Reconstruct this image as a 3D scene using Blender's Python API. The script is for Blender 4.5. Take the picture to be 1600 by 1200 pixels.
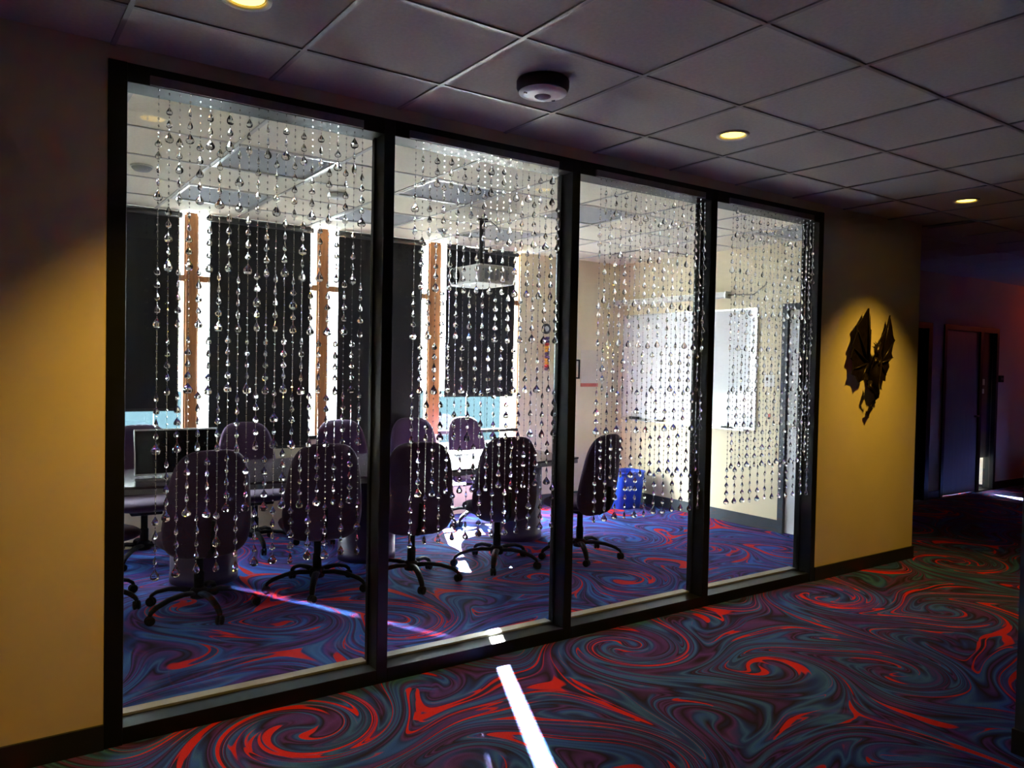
import bpy, bmesh, math, random
from mathutils import Vector, Matrix, Euler
random.seed(7)
scene = bpy.context.scene
for o in list(bpy.data.objects): bpy.data.objects.remove(o)
C = scene.collection
R = math.radians
# ------------------------------------------------------------------ camera
CAM = Vector((-0.434, -3.3825, 1.5393))
r_ = Vector((0.82063598, -0.57111712, 0.01954014)); u_ = Vector((-0.00232788, 0.0308526, 0.99952123)); f_ = Vector((0.57144655, 0.82028858, -0.02398926))
cd = bpy.data.cameras.new('camera'); cam = bpy.data.objects.new('camera', cd); C.objects.link(cam)
m = Matrix((r_, u_, -f_)).transposed().to_4x4(); m.translation = CAM; cam.matrix_world = m
cd.sensor_width = 36; cd.lens = 1216.85 * 36 / 1600; cd.clip_start = 0.05; cd.clip_end = 300
scene.camera = cam
# ------------------------------------------------------------------ world, sun, exposure
SKY = 125.0; SUN = 850.0; EXPOSURE = 0.0
w = bpy.data.worlds.new('sky'); scene.world = w; w.use_nodes = True
bg = w.node_tree.nodes['Background']; bg.inputs[0].default_value = (0.86, 0.93, 1.0, 1); bg.inputs[1].default_value = SKY
EL = R(25.0); AZ = math.atan2(0.420, 0.907)
sd = bpy.data.lights.new('sun', 'SUN'); sd.energy = SUN; sd.angle = R(0.53); sd.color = (1.0, 0.96, 0.90)
so = bpy.data.objects.new('sun', sd); C.objects.link(so); so.location = (8, 14, 8)
sdir = Vector((-math.sin(AZ) * math.cos(EL), -math.cos(AZ) * math.cos(EL), -math.sin(EL)))
so.rotation_euler = sdir.to_track_quat('-Z', 'Y').to_euler()
vs = scene.view_settings; vs.view_transform = 'Standard'; vs.look = 'None'; vs.gamma = 1; vs.exposure = EXPOSURE; vs.use_curve_mapping = False
cy = scene.cycles
cy.use_denoising = True
try: cy.denoiser = 'OPENIMAGEDENOISE'
except Exception: pass
cy.max_bounces = 10; cy.diffuse_bounces = 5; cy.glossy_bounces = 4; cy.transmission_bounces = 8; cy.transparent_max_bounces = 16
cy.sample_clamp_indirect = 60.0
def portal(x0, x1, z0, z1, y):     # helps the sampler find the daylight of a window; gives no light of its own
    a = bpy.data.lights.new('window_daylight', 'AREA'); a.shape = 'RECTANGLE'; a.size = x1 - x0; a.size_y = z1 - z0; a.cycles.is_portal = True
    o = bpy.data.objects.new('window_daylight', a); C.objects.link(o); o.location = ((x0 + x1) / 2, y, (z0 + z1) / 2); o.rotation_euler = (R(-90), 0, 0)
# ------------------------------------------------------------------ materials
def mat(name, col, rough=0.6, metal=0.0, spec=0.5, noise=0.0, nscale=40, bump=0.0, bscale=120, stretch=None, sheen=0.0):
    m = bpy.data.materials.new(name); m.use_nodes = True; nt = m.node_tree; b = nt.nodes['Principled BSDF']
    b.inputs['Base Color'].default_value = (*col, 1); b.inputs['Roughness'].default_value = rough; b.inputs['Metallic'].default_value = metal
    b.inputs['Specular IOR Level'].default_value = spec
    if sheen: b.inputs['Sheen Weight'].default_value = sheen
    if noise or bump:
        tc = nt.nodes.new('ShaderNodeTexCoord'); mp = nt.nodes.new('ShaderNodeMapping'); nt.links.new(tc.outputs['Object'], mp.inputs[0])
        if stretch: mp.inputs['Scale'].default_value = stretch
    if noise:
        n = nt.nodes.new('ShaderNodeTexNoise'); n.inputs['Scale'].default_value = nscale; n.inputs['Detail'].default_value = 4
        nt.links.new(mp.outputs[0], n.inputs['Vector'])
        rp = nt.nodes.new('ShaderNodeValToRGB'); rp.color_ramp.elements[0].position = 0.3; rp.color_ramp.elements[1].position = 0.7
        rp.color_ramp.elements[0].color = (*[c * (1 - noise) for c in col], 1); rp.color_ramp.elements[1].color = (*[min(1, c * (1 + noise)) for c in col], 1)
        nt.links.new(n.outputs['Fac'], rp.inputs[0]); nt.links.new(rp.outputs[0], b.inputs['Base Color'])
    if bump:
        n2 = nt.nodes.new('ShaderNodeTexNoise'); n2.inputs['Scale'].default_value = bscale; n2.inputs['Detail'].default_value = 3
        nt.links.new(mp.outputs[0], n2.inputs['Vector'])
        bp = nt.nodes.new('ShaderNodeBump'); bp.inputs['Strength'].default_value = bump; bp.inputs['Distance'].default_value = 0.004
        nt.links.new(n2.outputs['Fac'], bp.inputs['Height']); nt.links.new(bp.outputs[0], b.inputs['Normal'])
    return m
def emit(name, col, s):
    m = bpy.data.materials.new(name); m.use_nodes = True; nt = m.node_tree; nt.nodes.remove(nt.nodes['Principled BSDF'])
    e = nt.nodes.new('ShaderNodeEmission'); e.inputs[0].default_value = (*col, 1); e.inputs[1].default_value = s
    nt.links.new(e.outputs[0], nt.nodes['Material Output'].inputs[0]); return m
def pane_glass(name, tint=(0.97, 0.99, 0.98)):
    m = bpy.data.materials.new(name); m.use_nodes = True; nt = m.node_tree; nt.nodes.remove(nt.nodes['Principled BSDF'])
    lw = nt.nodes.new('ShaderNodeLayerWeight'); lw.inputs[0].default_value = 0.5
    pw = nt.nodes.new('ShaderNodeMath'); pw.operation = 'POWER'; pw.inputs[1].default_value = 5; nt.links.new(lw.outputs['Facing'], pw.inputs[0])
    ma = nt.nodes.new('ShaderNodeMath'); ma.operation = 'MULTIPLY_ADD'; ma.inputs[1].default_value = 0.93; ma.inputs[2].default_value = 0.035; nt.links.new(pw.outputs[0], ma.inputs[0])
    t = nt.nodes.new('ShaderNodeBsdfTransparent'); t.inputs[0].default_value = (*tint, 1)
    g = nt.nodes.new('ShaderNodeBsdfGlossy'); g.inputs['Roughness'].default_value = 0.0
    mx = nt.nodes.new('ShaderNodeMixShader'); nt.links.new(ma.outputs[0], mx.inputs[0]); nt.links.new(t.outputs[0], mx.inputs[1]); nt.links.new(g.outputs[0], mx.inputs[2])
    nt.links.new(mx.outputs[0], nt.nodes['Material Output'].inputs[0]); return m
def crystal(name, rough, trans, ior=1.46):
    m = bpy.data.materials.new(name); m.use_nodes = True; b = m.node_tree.nodes['Principled BSDF']
    b.inputs['Base Color'].default_value = (0.96, 0.97, 0.98, 1); b.inputs['Roughness'].default_value = rough; b.inputs['Transmission Weight'].default_value = trans; b.inputs['IOR'].default_value = ior
    return m
def carpet():
    m = bpy.data.materials.new('swirl_carpet'); m.use_nodes = True; nt = m.node_tree; b = nt.nodes['Principled BSDF']
    N = nt.nodes.new; L = nt.links.new
    def V(op, a, bb=None, c=None):
        n = N('ShaderNodeVectorMath'); n.operation = op
        for i, x in enumerate((a, bb, c)):
            if x is None: continue
            if hasattr(x, 'node'): L(x, n.inputs[i])
            else: n.inputs[i].default_value = x
        return n.outputs['Value'] if op == 'LENGTH' else n.outputs[0]
    def M(op, a, bb=None, c=None, clamp=False):
        n = N('ShaderNodeMath'); n.operation = op; n.use_clamp = clamp
        for i, x in enumerate((a, bb, c)):
            if x is None: continue
            if hasattr(x, 'node'): L(x, n.inputs[i])
            else: n.inputs[i].default_value = x
        return n.outputs[0]
    geo = N('ShaderNodeNewGeometry'); p = V('MULTIPLY', geo.outputs['Position'], (1, 1, 0))
    # slow wander of the whole drawing
    wn = N('ShaderNodeTexNoise'); wn.noise_dimensions = '2D'; wn.inputs['Scale'].default_value = 1.1; wn.inputs['Detail'].default_value = 1.0; L(p, wn.inputs['Vector'])
    P = (1.829, 2.0, 1.0)
    def twist(p, c, ang, rad):
        a = V('SUBTRACT', p, (c[0] - P[0] / 2, c[1] - P[1] / 2, -0.5))
        fl = V('FLOOR', V('DIVIDE', a, P)); d = V('SUBTRACT', V('SUBTRACT', a, V('MULTIPLY', fl, P)), (P[0] / 2, P[1] / 2, 0.5))
        cen = V('SUBTRACT', p, d); r = V('LENGTH', d)
        e = M('EXPONENT', M('MULTIPLY', M('POWER', M('DIVIDE', r, rad), 2.0), -1.0))
        vr = N('ShaderNodeVectorRotate'); vr.rotation_type = 'Z_AXIS'; L(p, vr.inputs['Vector']); L(cen, vr.inputs['Center']); L(M('MULTIPLY', e, ang), vr.inputs['Angle'])
        return vr.outputs[0]
    base = (0.705, -0.26)
    for dx, dy in ((0, 0), (0.9145, 1.0)):
        for cx, cy_, ang, rad in ((0, 0, 5.6, 0.29), (0.42, -0.62, -4.0, 0.26), (-0.48, 0.28, -3.2, 0.24), (0.10, 0.50, 3.6, 0.22), (0.62, 0.10, 3.2, 0.22)):
            p = twist(p, (base[0] + dx + cx, base[1] + dy + cy_), ang, rad)
    def noise(vec, sc, det, rough, dist, off=(0, 0, 0)):
        n = N('ShaderNodeTexNoise'); n.noise_dimensions = '3D'; n.inputs['Scale'].default_value = sc; n.inputs['Detail'].default_value = det; n.inputs['Roughness'].default_value = rough; n.inputs['Distortion'].default_value = dist
        L(V('ADD', vec, off), n.inputs['Vector']); return n.outputs['Fac']
    n1 = noise(p, 1.75, 1.2, 0.45, 0.9); n2 = noise(p, 2.6, 1.0, 0.4, 0.8, (7.3, 2.1, 3.0)); n3 = noise(p, 2.9, 1.3, 0.5, 0.6, (1.7, 9.2, 5.0))
    def ramp(fac, els, interp='LINEAR'):
        r = N('ShaderNodeValToRGB'); r.color_ramp.interpolation = interp; e = r.color_ramp.elements
        e[0].position, e[0].color = els[0][0], (*els[0][1], 1); e[1].position, e[1].color = els[1][0], (*els[1][1], 1)
        for q, col in els[2:]:
            x = e.new(q); x.color = (*col, 1)
        L(fac, r.inputs[0]); return r.outputs[0]
    DARK, NAVY, TEAL, PURP, BLUE = (0.015, 0.010, 0.030), (0.016, 0.040, 0.200), (0.036, 0.120, 0.330), (0.090, 0.030, 0.210), (0.024, 0.090, 0.420)
    band = M('FRACT', M('MULTIPLY', n1, 6.0))
    c1 = ramp(band, [(0.0, DARK), (0.16, NAVY), (0.30, TEAL), (0.44, BLUE), (0.56, NAVY), (0.66, PURP), (0.80, DARK), (0.92, PURP), (1.0, DARK)])
    band2 = M('FRACT', M('MULTIPLY', n3, 5.0))
    c2 = ramp(band2, [(0.0, PURP), (0.25, DARK), (0.45, NAVY), (0.60, TEAL), (0.75, NAVY), (1.0, PURP)])
    mx = N('ShaderNodeMix'); mx.data_type = 'RGBA'; L(ramp(n2, [(0.47, (0, 0, 0)), (0.56, (1, 1, 1))]), mx.inputs['Factor']); L(c1, mx.inputs[6]); L(c2, mx.inputs[7])
    # red ribbons that swell and taper
    wdt = M('MULTIPLY', M('SUBTRACT', n3, 0.48, clamp=True), 0.68)
    q = M('FRACT', M('MULTIPLY_ADD', n1, 3.5, 0.22)); dd = M('ABSOLUTE', M('SUBTRACT', q, 0.5))
    red = M('MULTIPLY_ADD', M('SUBTRACT', wdt, dd), 45.0, 0.0, clamp=True)
    q2 = M('FRACT', M('MULTIPLY_ADD', n2, 3.0, 0.1)); dd2 = M('ABSOLUTE', M('SUBTRACT', q2, 0.5)); w2 = M('MULTIPLY', M('SUBTRACT', n1, 0.54, clamp=True), 0.62)
    red2 = M('MULTIPLY_ADD', M('SUBTRACT', w2, dd2), 45.0, 0.0, clamp=True)
    rr = M('MAXIMUM', red, red2)
    m2 = N('ShaderNodeMix'); m2.data_type = 'RGBA'; L(rr, m2.inputs['Factor']); L(mx.outputs[2], m2.inputs[6]); m2.inputs[7].default_value = (0.52, 0.016, 0.016, 1)
    # fibre grain
    g = noise(geo.outputs['Position'], 260, 2, 0.6, 0); gm = ramp(g, [(0.3, (0.72, 0.72, 0.72)), (0.7, (1.2, 1.2, 1.2))])
    m3 = N('ShaderNodeMix'); m3.data_type = 'RGBA'; m3.blend_type = 'MULTIPLY'; m3.inputs['Factor'].default_value = 1; L(m2.outputs[2], m3.inputs[6]); L(gm, m3.inputs[7])
    L(m3.outputs[2], b.inputs['Base Color']); b.inputs['Roughness'].default_value = 0.95; b.inputs['Specular IOR Level'].default_value = 0.15
    bp = N('ShaderNodeBump'); bp.inputs['Strength'].default_value = 0.35; bp.inputs['Distance'].default_value = 0.004; L(g, bp.inputs['Height']); L(bp.outputs[0], b.inputs['Normal'])
    return m
MT = dict(
    wall=mat('cream_wall', (0.74, 0.64, 0.44), 0.85, noise=0.03, nscale=3, bump=0.08, bscale=180),
    roomwall=mat('tan_wall', (0.80, 0.70, 0.48), 0.8, noise=0.03, nscale=3, bump=0.06, bscale=180),
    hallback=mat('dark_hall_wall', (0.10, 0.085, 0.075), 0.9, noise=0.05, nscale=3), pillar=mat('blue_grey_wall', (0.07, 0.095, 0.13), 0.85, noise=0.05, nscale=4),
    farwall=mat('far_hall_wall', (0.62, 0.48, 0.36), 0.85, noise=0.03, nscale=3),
    black=mat('black_frame', (0.006, 0.007, 0.007), 0.42, spec=0.25, noise=0.15, nscale=8),
    base=mat('black_baseboard', (0.012, 0.013, 0.015), 0.5, noise=0.1, nscale=10),
    roombase=mat('dark_baseboard', (0.035, 0.045, 0.055), 0.5, noise=0.1, nscale=10),
    sill=mat('grey_sill', (0.30, 0.29, 0.26), 0.45, noise=0.1, nscale=12),
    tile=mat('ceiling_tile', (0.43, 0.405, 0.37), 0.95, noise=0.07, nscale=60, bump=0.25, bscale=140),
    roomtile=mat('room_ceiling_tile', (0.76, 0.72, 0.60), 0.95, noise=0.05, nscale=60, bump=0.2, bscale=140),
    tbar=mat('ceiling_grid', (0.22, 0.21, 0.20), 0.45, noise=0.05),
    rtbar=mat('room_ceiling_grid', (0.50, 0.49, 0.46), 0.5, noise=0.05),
    wood=mat('window_wood', (0.42, 0.17, 0.055), 0.5, noise=0.25, nscale=6, stretch=(8, 8, 0.8)),
    blind=mat('charcoal_blind', (0.016, 0.017, 0.018), 0.9, noise=0.1, nscale=200),
    blindbar=mat('blind_bar', (0.03, 0.03, 0.03), 0.4, noise=0.1),
    glass=pane_glass('partition_glass'),
    winglass=pane_glass('window_glass', (0.96, 0.98, 0.98)),
    fabric=mat('purple_fabric', (0.034, 0.009, 0.040), 0.9, noise=0.2, nscale=300, bump=0.2, bscale=500, sheen=0.08),
    plastic=mat('black_plastic', (0.008, 0.008, 0.009), 0.60, spec=0.08, noise=0.1),
    steel=mat('grey_steel', (0.35, 0.35, 0.36), 0.25, 1.0, noise=0.05),
    chrome=mat('chrome', (0.75, 0.75, 0.74), 0.15, 1.0, noise=0.03),
    tabletop=mat('dark_tabletop', (0.050, 0.038, 0.045), 0.16, spec=0.6, noise=0.2, nscale=5, stretch=(0.7, 8, 8)),
    tableedge=mat('table_edge', (0.16, 0.15, 0.16), 0.35, noise=0.1),
    drum=mat('purple_laminate', (0.045, 0.024, 0.085), 0.45, noise=0.1, nscale=10),
    screen=mat('dark_screen', (0.006, 0.006, 0.008), 0.12, noise=0.1),
    silver=mat('silver_plastic', (0.55, 0.57, 0.58), 0.3, 0.3, noise=0.03),
    white=mat('white_plastic', (0.72, 0.73, 0.72), 0.4, noise=0.03),
    projw=mat('projector_white', (0.62, 0.62, 0.57), 0.35, noise=0.03),
    board=mat('whiteboard', (0.80, 0.80, 0.78), 0.10, spec=0.5, noise=0.01),
    alu=mat('aluminium', (0.6, 0.6, 0.58), 0.35, 0.9, noise=0.05),
    screencase=mat('screen_case', (0.78, 0.76, 0.70), 0.4, noise=0.02),
    blue=mat('blue_bin_plastic', (0.020, 0.075, 0.62), 0.42, noise=0.05),
    paper=mat('paper', (0.74, 0.67, 0.53), 0.9, noise=0.03), red=mat('red_print', (0.62, 0.16, 0.12), 0.8, noise=0.05),
    doorw=mat('pale_door', (0.62, 0.62, 0.62), 0.5, noise=0.03), doord=mat('grey_door', (0.15, 0.135, 0.12), 0.5, noise=0.08, nscale=4, stretch=(6, 6, 0.6)),
    lens=mat('light_lens', (0.36, 0.38, 0.40), 0.7, spec=0.2, noise=0.04, nscale=90), dark=mat('dark_metal', (0.02, 0.018, 0.02), 0.5, noise=0.1),
    bronze=mat('dark_bronze', (0.022, 0.014, 0.008), 0.28, 0.6, noise=0.4, nscale=25, bump=0.4, bscale=60),
    lampe=emit('lamp_glow', (1.0, 0.66, 0.10), 6.0), trim=mat('lamp_trim', (0.6, 0.55, 0.4), 0.4, noise=0.03),
    header=mat('curtain_header', (0.20, 0.175, 0.19), 0.6, noise=0.1), crystal=crystal('crystal', 0.0, 1.0, 1.5), bead=crystal('small_bead', 0.03, 1.0),
    fence=mat('blue_grey_fence', (0.0075, 0.0125, 0.0148), 0.9, spec=0.0, noise=0.08), ground=mat('pale_ground', (0.15, 0.155, 0.155), 0.9, noise=0.1, nscale=2),
    orn_r=mat('ornament_red', (0.45, 0.03, 0.03), 0.4, noise=0.1), orn_y=mat('ornament_yellow', (0.65, 0.32, 0.03), 0.4, noise=0.1), orn_b=mat('ornament_purple', (0.06, 0.03, 0.14), 0.4, noise=0.1),
    exitred=emit('exit_red', (1.0, 0.03, 0.02), 5.0),
    pale=mat('blocker_grey', (0.20, 0.20, 0.19), 0.9, noise=0.04, nscale=1),  # grey of the added sun-blocking block outside
    carpet=carpet(),
)
# ------------------------------------------------------------------ mesh helpers
class MB:
    def __init__(s): s.v = []; s.f = []
    def add(s, vs, fs):
        o = len(s.v); s.v += [tuple(q) for q in vs]; s.f += [tuple(i + o for i in q) for q in fs]; return s
    def box(s, x0, x1, y0, y1, z0, z1):
        return s.add([(x0, y0, z0), (x1, y0, z0), (x1, y1, z0), (x0, y1, z0), (x0, y0, z1), (x1, y0, z1), (x1, y1, z1), (x0, y1, z1)],
                     [(0, 3, 2, 1), (4, 5, 6, 7), (0, 1, 5, 4), (1, 2, 6, 5), (2, 3, 7, 6), (3, 0, 4, 7)])
    def lathe(s, prof, n=20, c=(0, 0, 0), axis='z', caps=True):
        vs = []; fs = []
        for r, z in prof:
            for i in range(n):
                a = 2 * math.pi * i / n; p = (r * math.cos(a), r * math.sin(a), z)
                if axis == 'x': p = (p[2], p[0], p[1])
                if axis == 'y': p = (p[1], p[2], p[0])
                vs.append((p[0] + c[0], p[1] + c[1], p[2] + c[2]))
        for k in range(len(prof) - 1):
            for i in range(n):
                j = (i + 1) % n; fs.append((k * n + i, k * n + j, (k + 1) * n + j, (k + 1) * n + i))
        if caps: fs.append(tuple(range(n - 1, -1, -1))); fs.append(tuple((len(prof) - 1) * n + i for i in range(n)))
        return s.add(vs, fs)
    def tube(s, pts, rad, n=8, flat=1.0):
        pts = [Vector(p) for p in pts]; rad = rad if isinstance(rad, (list, tuple)) else [rad] * len(pts); vs = []; fs = []
        for k, p in enumerate(pts):
            t = (pts[min(k + 1, len(pts) - 1)] - pts[max(k - 1, 0)]).normalized()
            up = Vector((0, 0, 1)) if abs(t.z) < 0.9 else Vector((1, 0, 0))
            a = t.cross(up).normalized(); b = a.cross(t).normalized()
            for i in range(n):
                th = 2 * math.pi * i / n; vs.append(p + a * rad[k] * math.cos(th) + b * rad[k] * flat * math.sin(th))
        for k in range(len(pts) - 1):
            for i in range(n):
                j = (i + 1) % n; fs.append((k * n + i, k * n + j, (k + 1) * n + j, (k + 1) * n + i))
        fs.append(tuple(range(n - 1, -1, -1))); fs.append(tuple((len(pts) - 1) * n + i for i in range(n)))
        return s.add(vs, fs)
    def prism(s, poly, z0, z1):
        n = len(poly); return s.add([(x, y, z0) for x, y in poly] + [(x, y, z1) for x, y in poly],
            [tuple(range(n - 1, -1, -1)), tuple(range(n, 2 * n))] + [(i, (i + 1) % n, n + (i + 1) % n, n + i) for i in range(n)])
    def mesh(s, name, material, smooth=False):
        me = bpy.data.meshes.new(name); me.from_pydata(s.v, [], s.f); me.validate(); me.update()
        bm = bmesh.new(); bm.from_mesh(me); bmesh.ops.recalc_face_normals(bm, faces=bm.faces); bm.to_mesh(me); bm.free()
        me.materials.append(MT[material])
        if smooth: me.polygons.foreach_set('use_smooth', [True] * len(me.polygons))
        return me
    def build(s, name, material, parent=None, smooth=False, bevel=0, loc=None, auto=False):
        o = bpy.data.objects.new(name, s.mesh(name, material, smooth)); C.objects.link(o)
        if parent: o.parent = parent
        if loc: o.location = loc
        if bevel:
            md = o.modifiers.new('bevel', 'BEVEL'); md.width = bevel; md.segments = 2; md.limit_method = 'ANGLE'
        return o
def B(*a): return MB().box(*a)
def empty(name, loc=(0, 0, 0), rz=0):
    o = bpy.data.objects.new(name, None); C.objects.link(o); o.location = loc; o.rotation_euler = (0, 0, rz); o.empty_display_size = 0.1; return o
def tag(o, label=None, cat=None, group=None, kind=None):
    if label: o['label'] = label
    if cat: o['category'] = cat
    if group: o['group'] = group
    if kind: o['kind'] = kind
    return o
def struct(o, label=None): o['kind'] = 'structure'; return tag(o, label)
def copy_tree(o, parent=None):
    c = o.copy(); C.objects.link(c); c.parent = parent
    for ch in list(o.children): copy_tree(ch, c)
    return c
def inst(me, name, parent, loc):
    o = bpy.data.objects.new(name, me); C.objects.link(o); o.parent = parent; o.location = loc; return o
# ------------------------------------------------------------------ dimensions
HC = 2.743; HW = 2.80; YB = 3.48; XR = 5.88; XE = 6.015; YF = 1.47; D = 0.14; HF = 2.69
XL0, XL1 = 0.0, 4.653
EDGES = [(0.0, 0.068), (1.165, 1.2208), (2.307, 2.3624), (3.451, 3.5066), (4.598, 4.653)]
# ------------------------------------------------------------------ setting
struct(B(-4, 13.2, -5.2, YB + 0.15, -0.1, 0).build('floor', 'carpet'), 'dark carpet with red, blue and purple swirls')
struct(B(-4.1, 0, 0, D, 0, HW).build('wall_left', 'wall'), 'cream hallway wall left of the glass partition')
struct(B(XL1, XE, 0, D, 0, HW).build('wall_right', 'wall'), 'cream hallway wall with the dragon sculpture')
struct(B(0, XL1, 0.01, D - 0.01, HF, HW).build('wall_above_partition', 'wall'))
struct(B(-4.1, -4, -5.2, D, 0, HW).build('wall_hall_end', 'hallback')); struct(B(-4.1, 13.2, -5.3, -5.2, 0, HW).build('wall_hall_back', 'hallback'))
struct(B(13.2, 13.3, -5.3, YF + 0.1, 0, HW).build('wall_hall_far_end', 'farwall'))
# room right wall with the doorway
DY0, DY1, DZ = 0.22, 1.15, 2.11
wr = struct(B(XR, XE, DY1 + 0.06, YB + 0.12, 0, HW).build('wall_room_right', 'roomwall'), 'tan right wall of the meeting room')
struct(B(XR, XE, D, DY1 + 0.06, DZ + 0.06, HW).build('wall_room_right_over_door', 'roomwall')); struct(B(XR, XE, D, DY0 - 0.06, 0, DZ + 0.06).build('wall_room_right_corner', 'roomwall'))
struct(B(-1.7, -1.6, D, YB + 0.12, 0, HW).build('wall_room_left', 'roomwall'))
# back wall
WIN = [(-0.06, 1.035), (1.125, 2.175), (2.265, 3.325), (3.45, 4.43)]; SILL = 0.28; WT = 2.735
struct(B(-1.6, -0.06, YB, YB + 0.12, 0, HW).build('wall_back_left', 'roomwall')); struct(B(4.43, XR, YB, YB + 0.34, 0, HW).build('wall_back_right', 'roomwall'), 'tan back wall of the meeting room right of the windows')
struct(B(-0.06, 3.45, YB, YB + 0.12, 0, 0.83).build('wall_back_below_windows', 'roomwall')); struct(B(3.45, 4.43, YB, YB + 0.12, 0, SILL).build('wall_back_below_last_window', 'roomwall'))
for i, (a, b_) in enumerate(zip(WIN[:-1], WIN[1:])):
    struct(B(a[1], b_[0], YB + 0.0, YB + 0.05, 0.83, HW).build('trim_%d' % (i + 1), 'wood', bevel=0.004), 'orange-brown wooden post between two windows')
for i, (x0, x1) in enumerate(WIN):
    SL = SILL if i == 3 else 0.83
    e = struct(empty('window_%d' % (i + 2), ((x0 + x1) / 2, YB + 0.05, SL)), 'tall daylight window behind a roller blind'); ox, oy, oz = e.location
    def wb(nm, mt, xa, xb, ya, yb, za, zb): B(xa - ox, xb - ox, ya - oy, yb - oy, za - oz, zb - oz).build(nm, mt, e)
    wb('transom', 'wood', x0 + (0.11 if i == 3 else 0), x1, YB + 0.005, YB + 0.06, 2.185, 2.235); wb('rail', 'dark', x0, x1, YB - 0.01, YB + 0.06, 0.830, 0.862); wb('sill', 'sill', x0, x1, YB - 0.01, YB + 0.11, SL, SL + 0.02)
    wb('jamb', 'wood', x1 - 0.014, x1, YB + 0.01, YB + 0.06, SL, WT); wb('jamb', 'wood', x0, x0 + 0.010, YB + 0.01, YB + 0.06, SL, WT)
    
    if i == 3: wb('pane', 'winglass', x0, x1, YB + 0.062, YB + 0.068, SILL, 0.85)
    wb('pane', 'winglass', x0, x1, YB + 0.062, YB + 0.068, 0.85, 2.21); wb('pane', 'winglass', x0, x1, YB + 0.062, YB + 0.068, 2.21, WT)
    portal(x0, x1, SL, WT, YB + 0.14)
# outside
struct(B(-40, 60, YB + 0.12, 60, -0.25, -0.2).build('ground_outside', 'ground'))
blk = struct(empty('sun_blocker', (3.15, 25.0, -0.2)), 'added building-shaped block that keeps sun off the left windows')  # invented block, added to keep direct sun off all but the last window
B(-26, 10.2, 0, 8, 0, 15).build('wall', 'pale', blk); B(-26.2, 10.4, -0.2, 8.2, 15, 15.4).build('blocker_cap', 'sill', blk)
for i in range(9): B(-22 + i * 3.4, -20.4 + i * 3.4, -0.05, 0.02, 6.0, 7.8).build('window', 'lens', blk)  # window shapes on the added block
fe = tag(empty('fence', (3, 11.6, -0.2)), 'low blue-grey fence outside the windows', 'fence')
me = B(-0.24, 0.24, -0.02, 0.02, 0, 1.15).mesh('fence_panel', 'fence')
for i in list(range(7, 14)) + list(range(23, 36)): inst(me, 'fence_panel', fe, (-7 + i * 0.5, 0.02 if i % 2 else 0, 0))
# far hallway wall with doors
FX = [(8.45, 9.12), (9.413, 10.858)]
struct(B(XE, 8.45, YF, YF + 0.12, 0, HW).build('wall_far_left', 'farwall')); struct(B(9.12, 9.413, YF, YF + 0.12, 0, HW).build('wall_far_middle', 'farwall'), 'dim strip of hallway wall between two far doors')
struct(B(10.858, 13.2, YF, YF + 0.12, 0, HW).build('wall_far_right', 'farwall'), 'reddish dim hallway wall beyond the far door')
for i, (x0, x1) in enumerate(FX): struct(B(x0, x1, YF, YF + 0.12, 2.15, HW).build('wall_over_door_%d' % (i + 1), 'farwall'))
e = struct(empty('door_2', (8.78, YF, 0)), 'black door frame mostly hidden by the yellow wall corner')
B(0.25, 0.34, -0.02, 0.10, 0, 2.15).build('jamb', 'black', e); B(-0.33, -0.24, -0.02, 0.10, 0, 2.15).build('jamb', 'black', e); B(-0.24, 0.25, -0.02, 0.10, 2.08, 2.15).build('head', 'black', e); B(-0.24, 0.25, 0.04, 0.08, 0.005, 2.08).build('leaf', 'black', e)
e = struct(empty('door_3', (9.413, YF, 0)), 'dark grey far door in a black frame with a narrow side window')
W3 = 10.858 - 9.413
for a, b_ in ((0, 0.06), (0.93, 1.00), (W3 - 0.06, W3)): B(a, b_, -0.02, 0.11, 0, 2.15).build('jamb', 'black', e)
B(0.06, 0.93, -0.02, 0.11, 2.09, 2.15).build('head', 'black', e); B(1.0, W3 - 0.06, -0.02, 0.11, 2.09, 2.15).build('head', 'black', e)
lf = B(0.06, 0.93, 0.0, 0.045, 0.018, 2.09).build('leaf', 'doord', e, bevel=0.003)
MB().tube([(0.86, 0, 1.0), (0.86, -0.055, 1.0), (0.75, -0.055, 1.0)], 0.011).build('handle', 'dark', lf, True)
B(1.0, W3 - 0.06, -0.01, 0.10, 0, 0.016).build('sill', 'black', e)
B(1.0, W3 - 0.06, 0.03, 0.036, 0.016, 2.09).build('pane', 'winglass', e)
B(1.030, W3 - 0.066, 0.062, 0.070, 0.43, 2.09).build('blind', 'blind', e)
B(1.05, 1.10, -0.004, 0.03, 1.40, 1.48).build('door_sign', 'paper', e); B(1.05, 1.09, -0.004, 0.03, 1.29, 1.35).build('door_sign', 'silver', e)
# the daylit room behind that door
struct(B(9.3, 11.2, 3.0, 3.1, 0, HW).build('wall_beyond_door', 'white')); struct(B(9.2, 9.3, YF + 0.12, 3.1, 0, HW).build('wall_beyond_left', 'white')); struct(B(9.2, 13.3, YF + 0.12, 4.2, -0.1, 0.0).build('floor_beyond', 'white'))
struct(B(11.2, 11.3, YF + 0.12, 3.1, 0.0, 0.9).build('wall_beyond_right', 'white')); struct(B(11.2, 11.3, YF + 0.12, 3.1, 1.25, HW).build('wall_beyond_lintel', 'white')); struct(B(9.2, 11.3, YF + 0.12, 3.1, HW, HW + 0.05).build('ceiling_beyond', 'white'))
# hall pillar at the right edge
struct(B(3.07, 3.7, -3.1, -1.99, 0, HW).build('wall_pillar', 'pillar'), 'dim wall corner at the right edge'); struct(B(3.055, 3.7, -3.1, -1.985, 0, 0.10).build('baseboard_pillar', 'base'))
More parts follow.
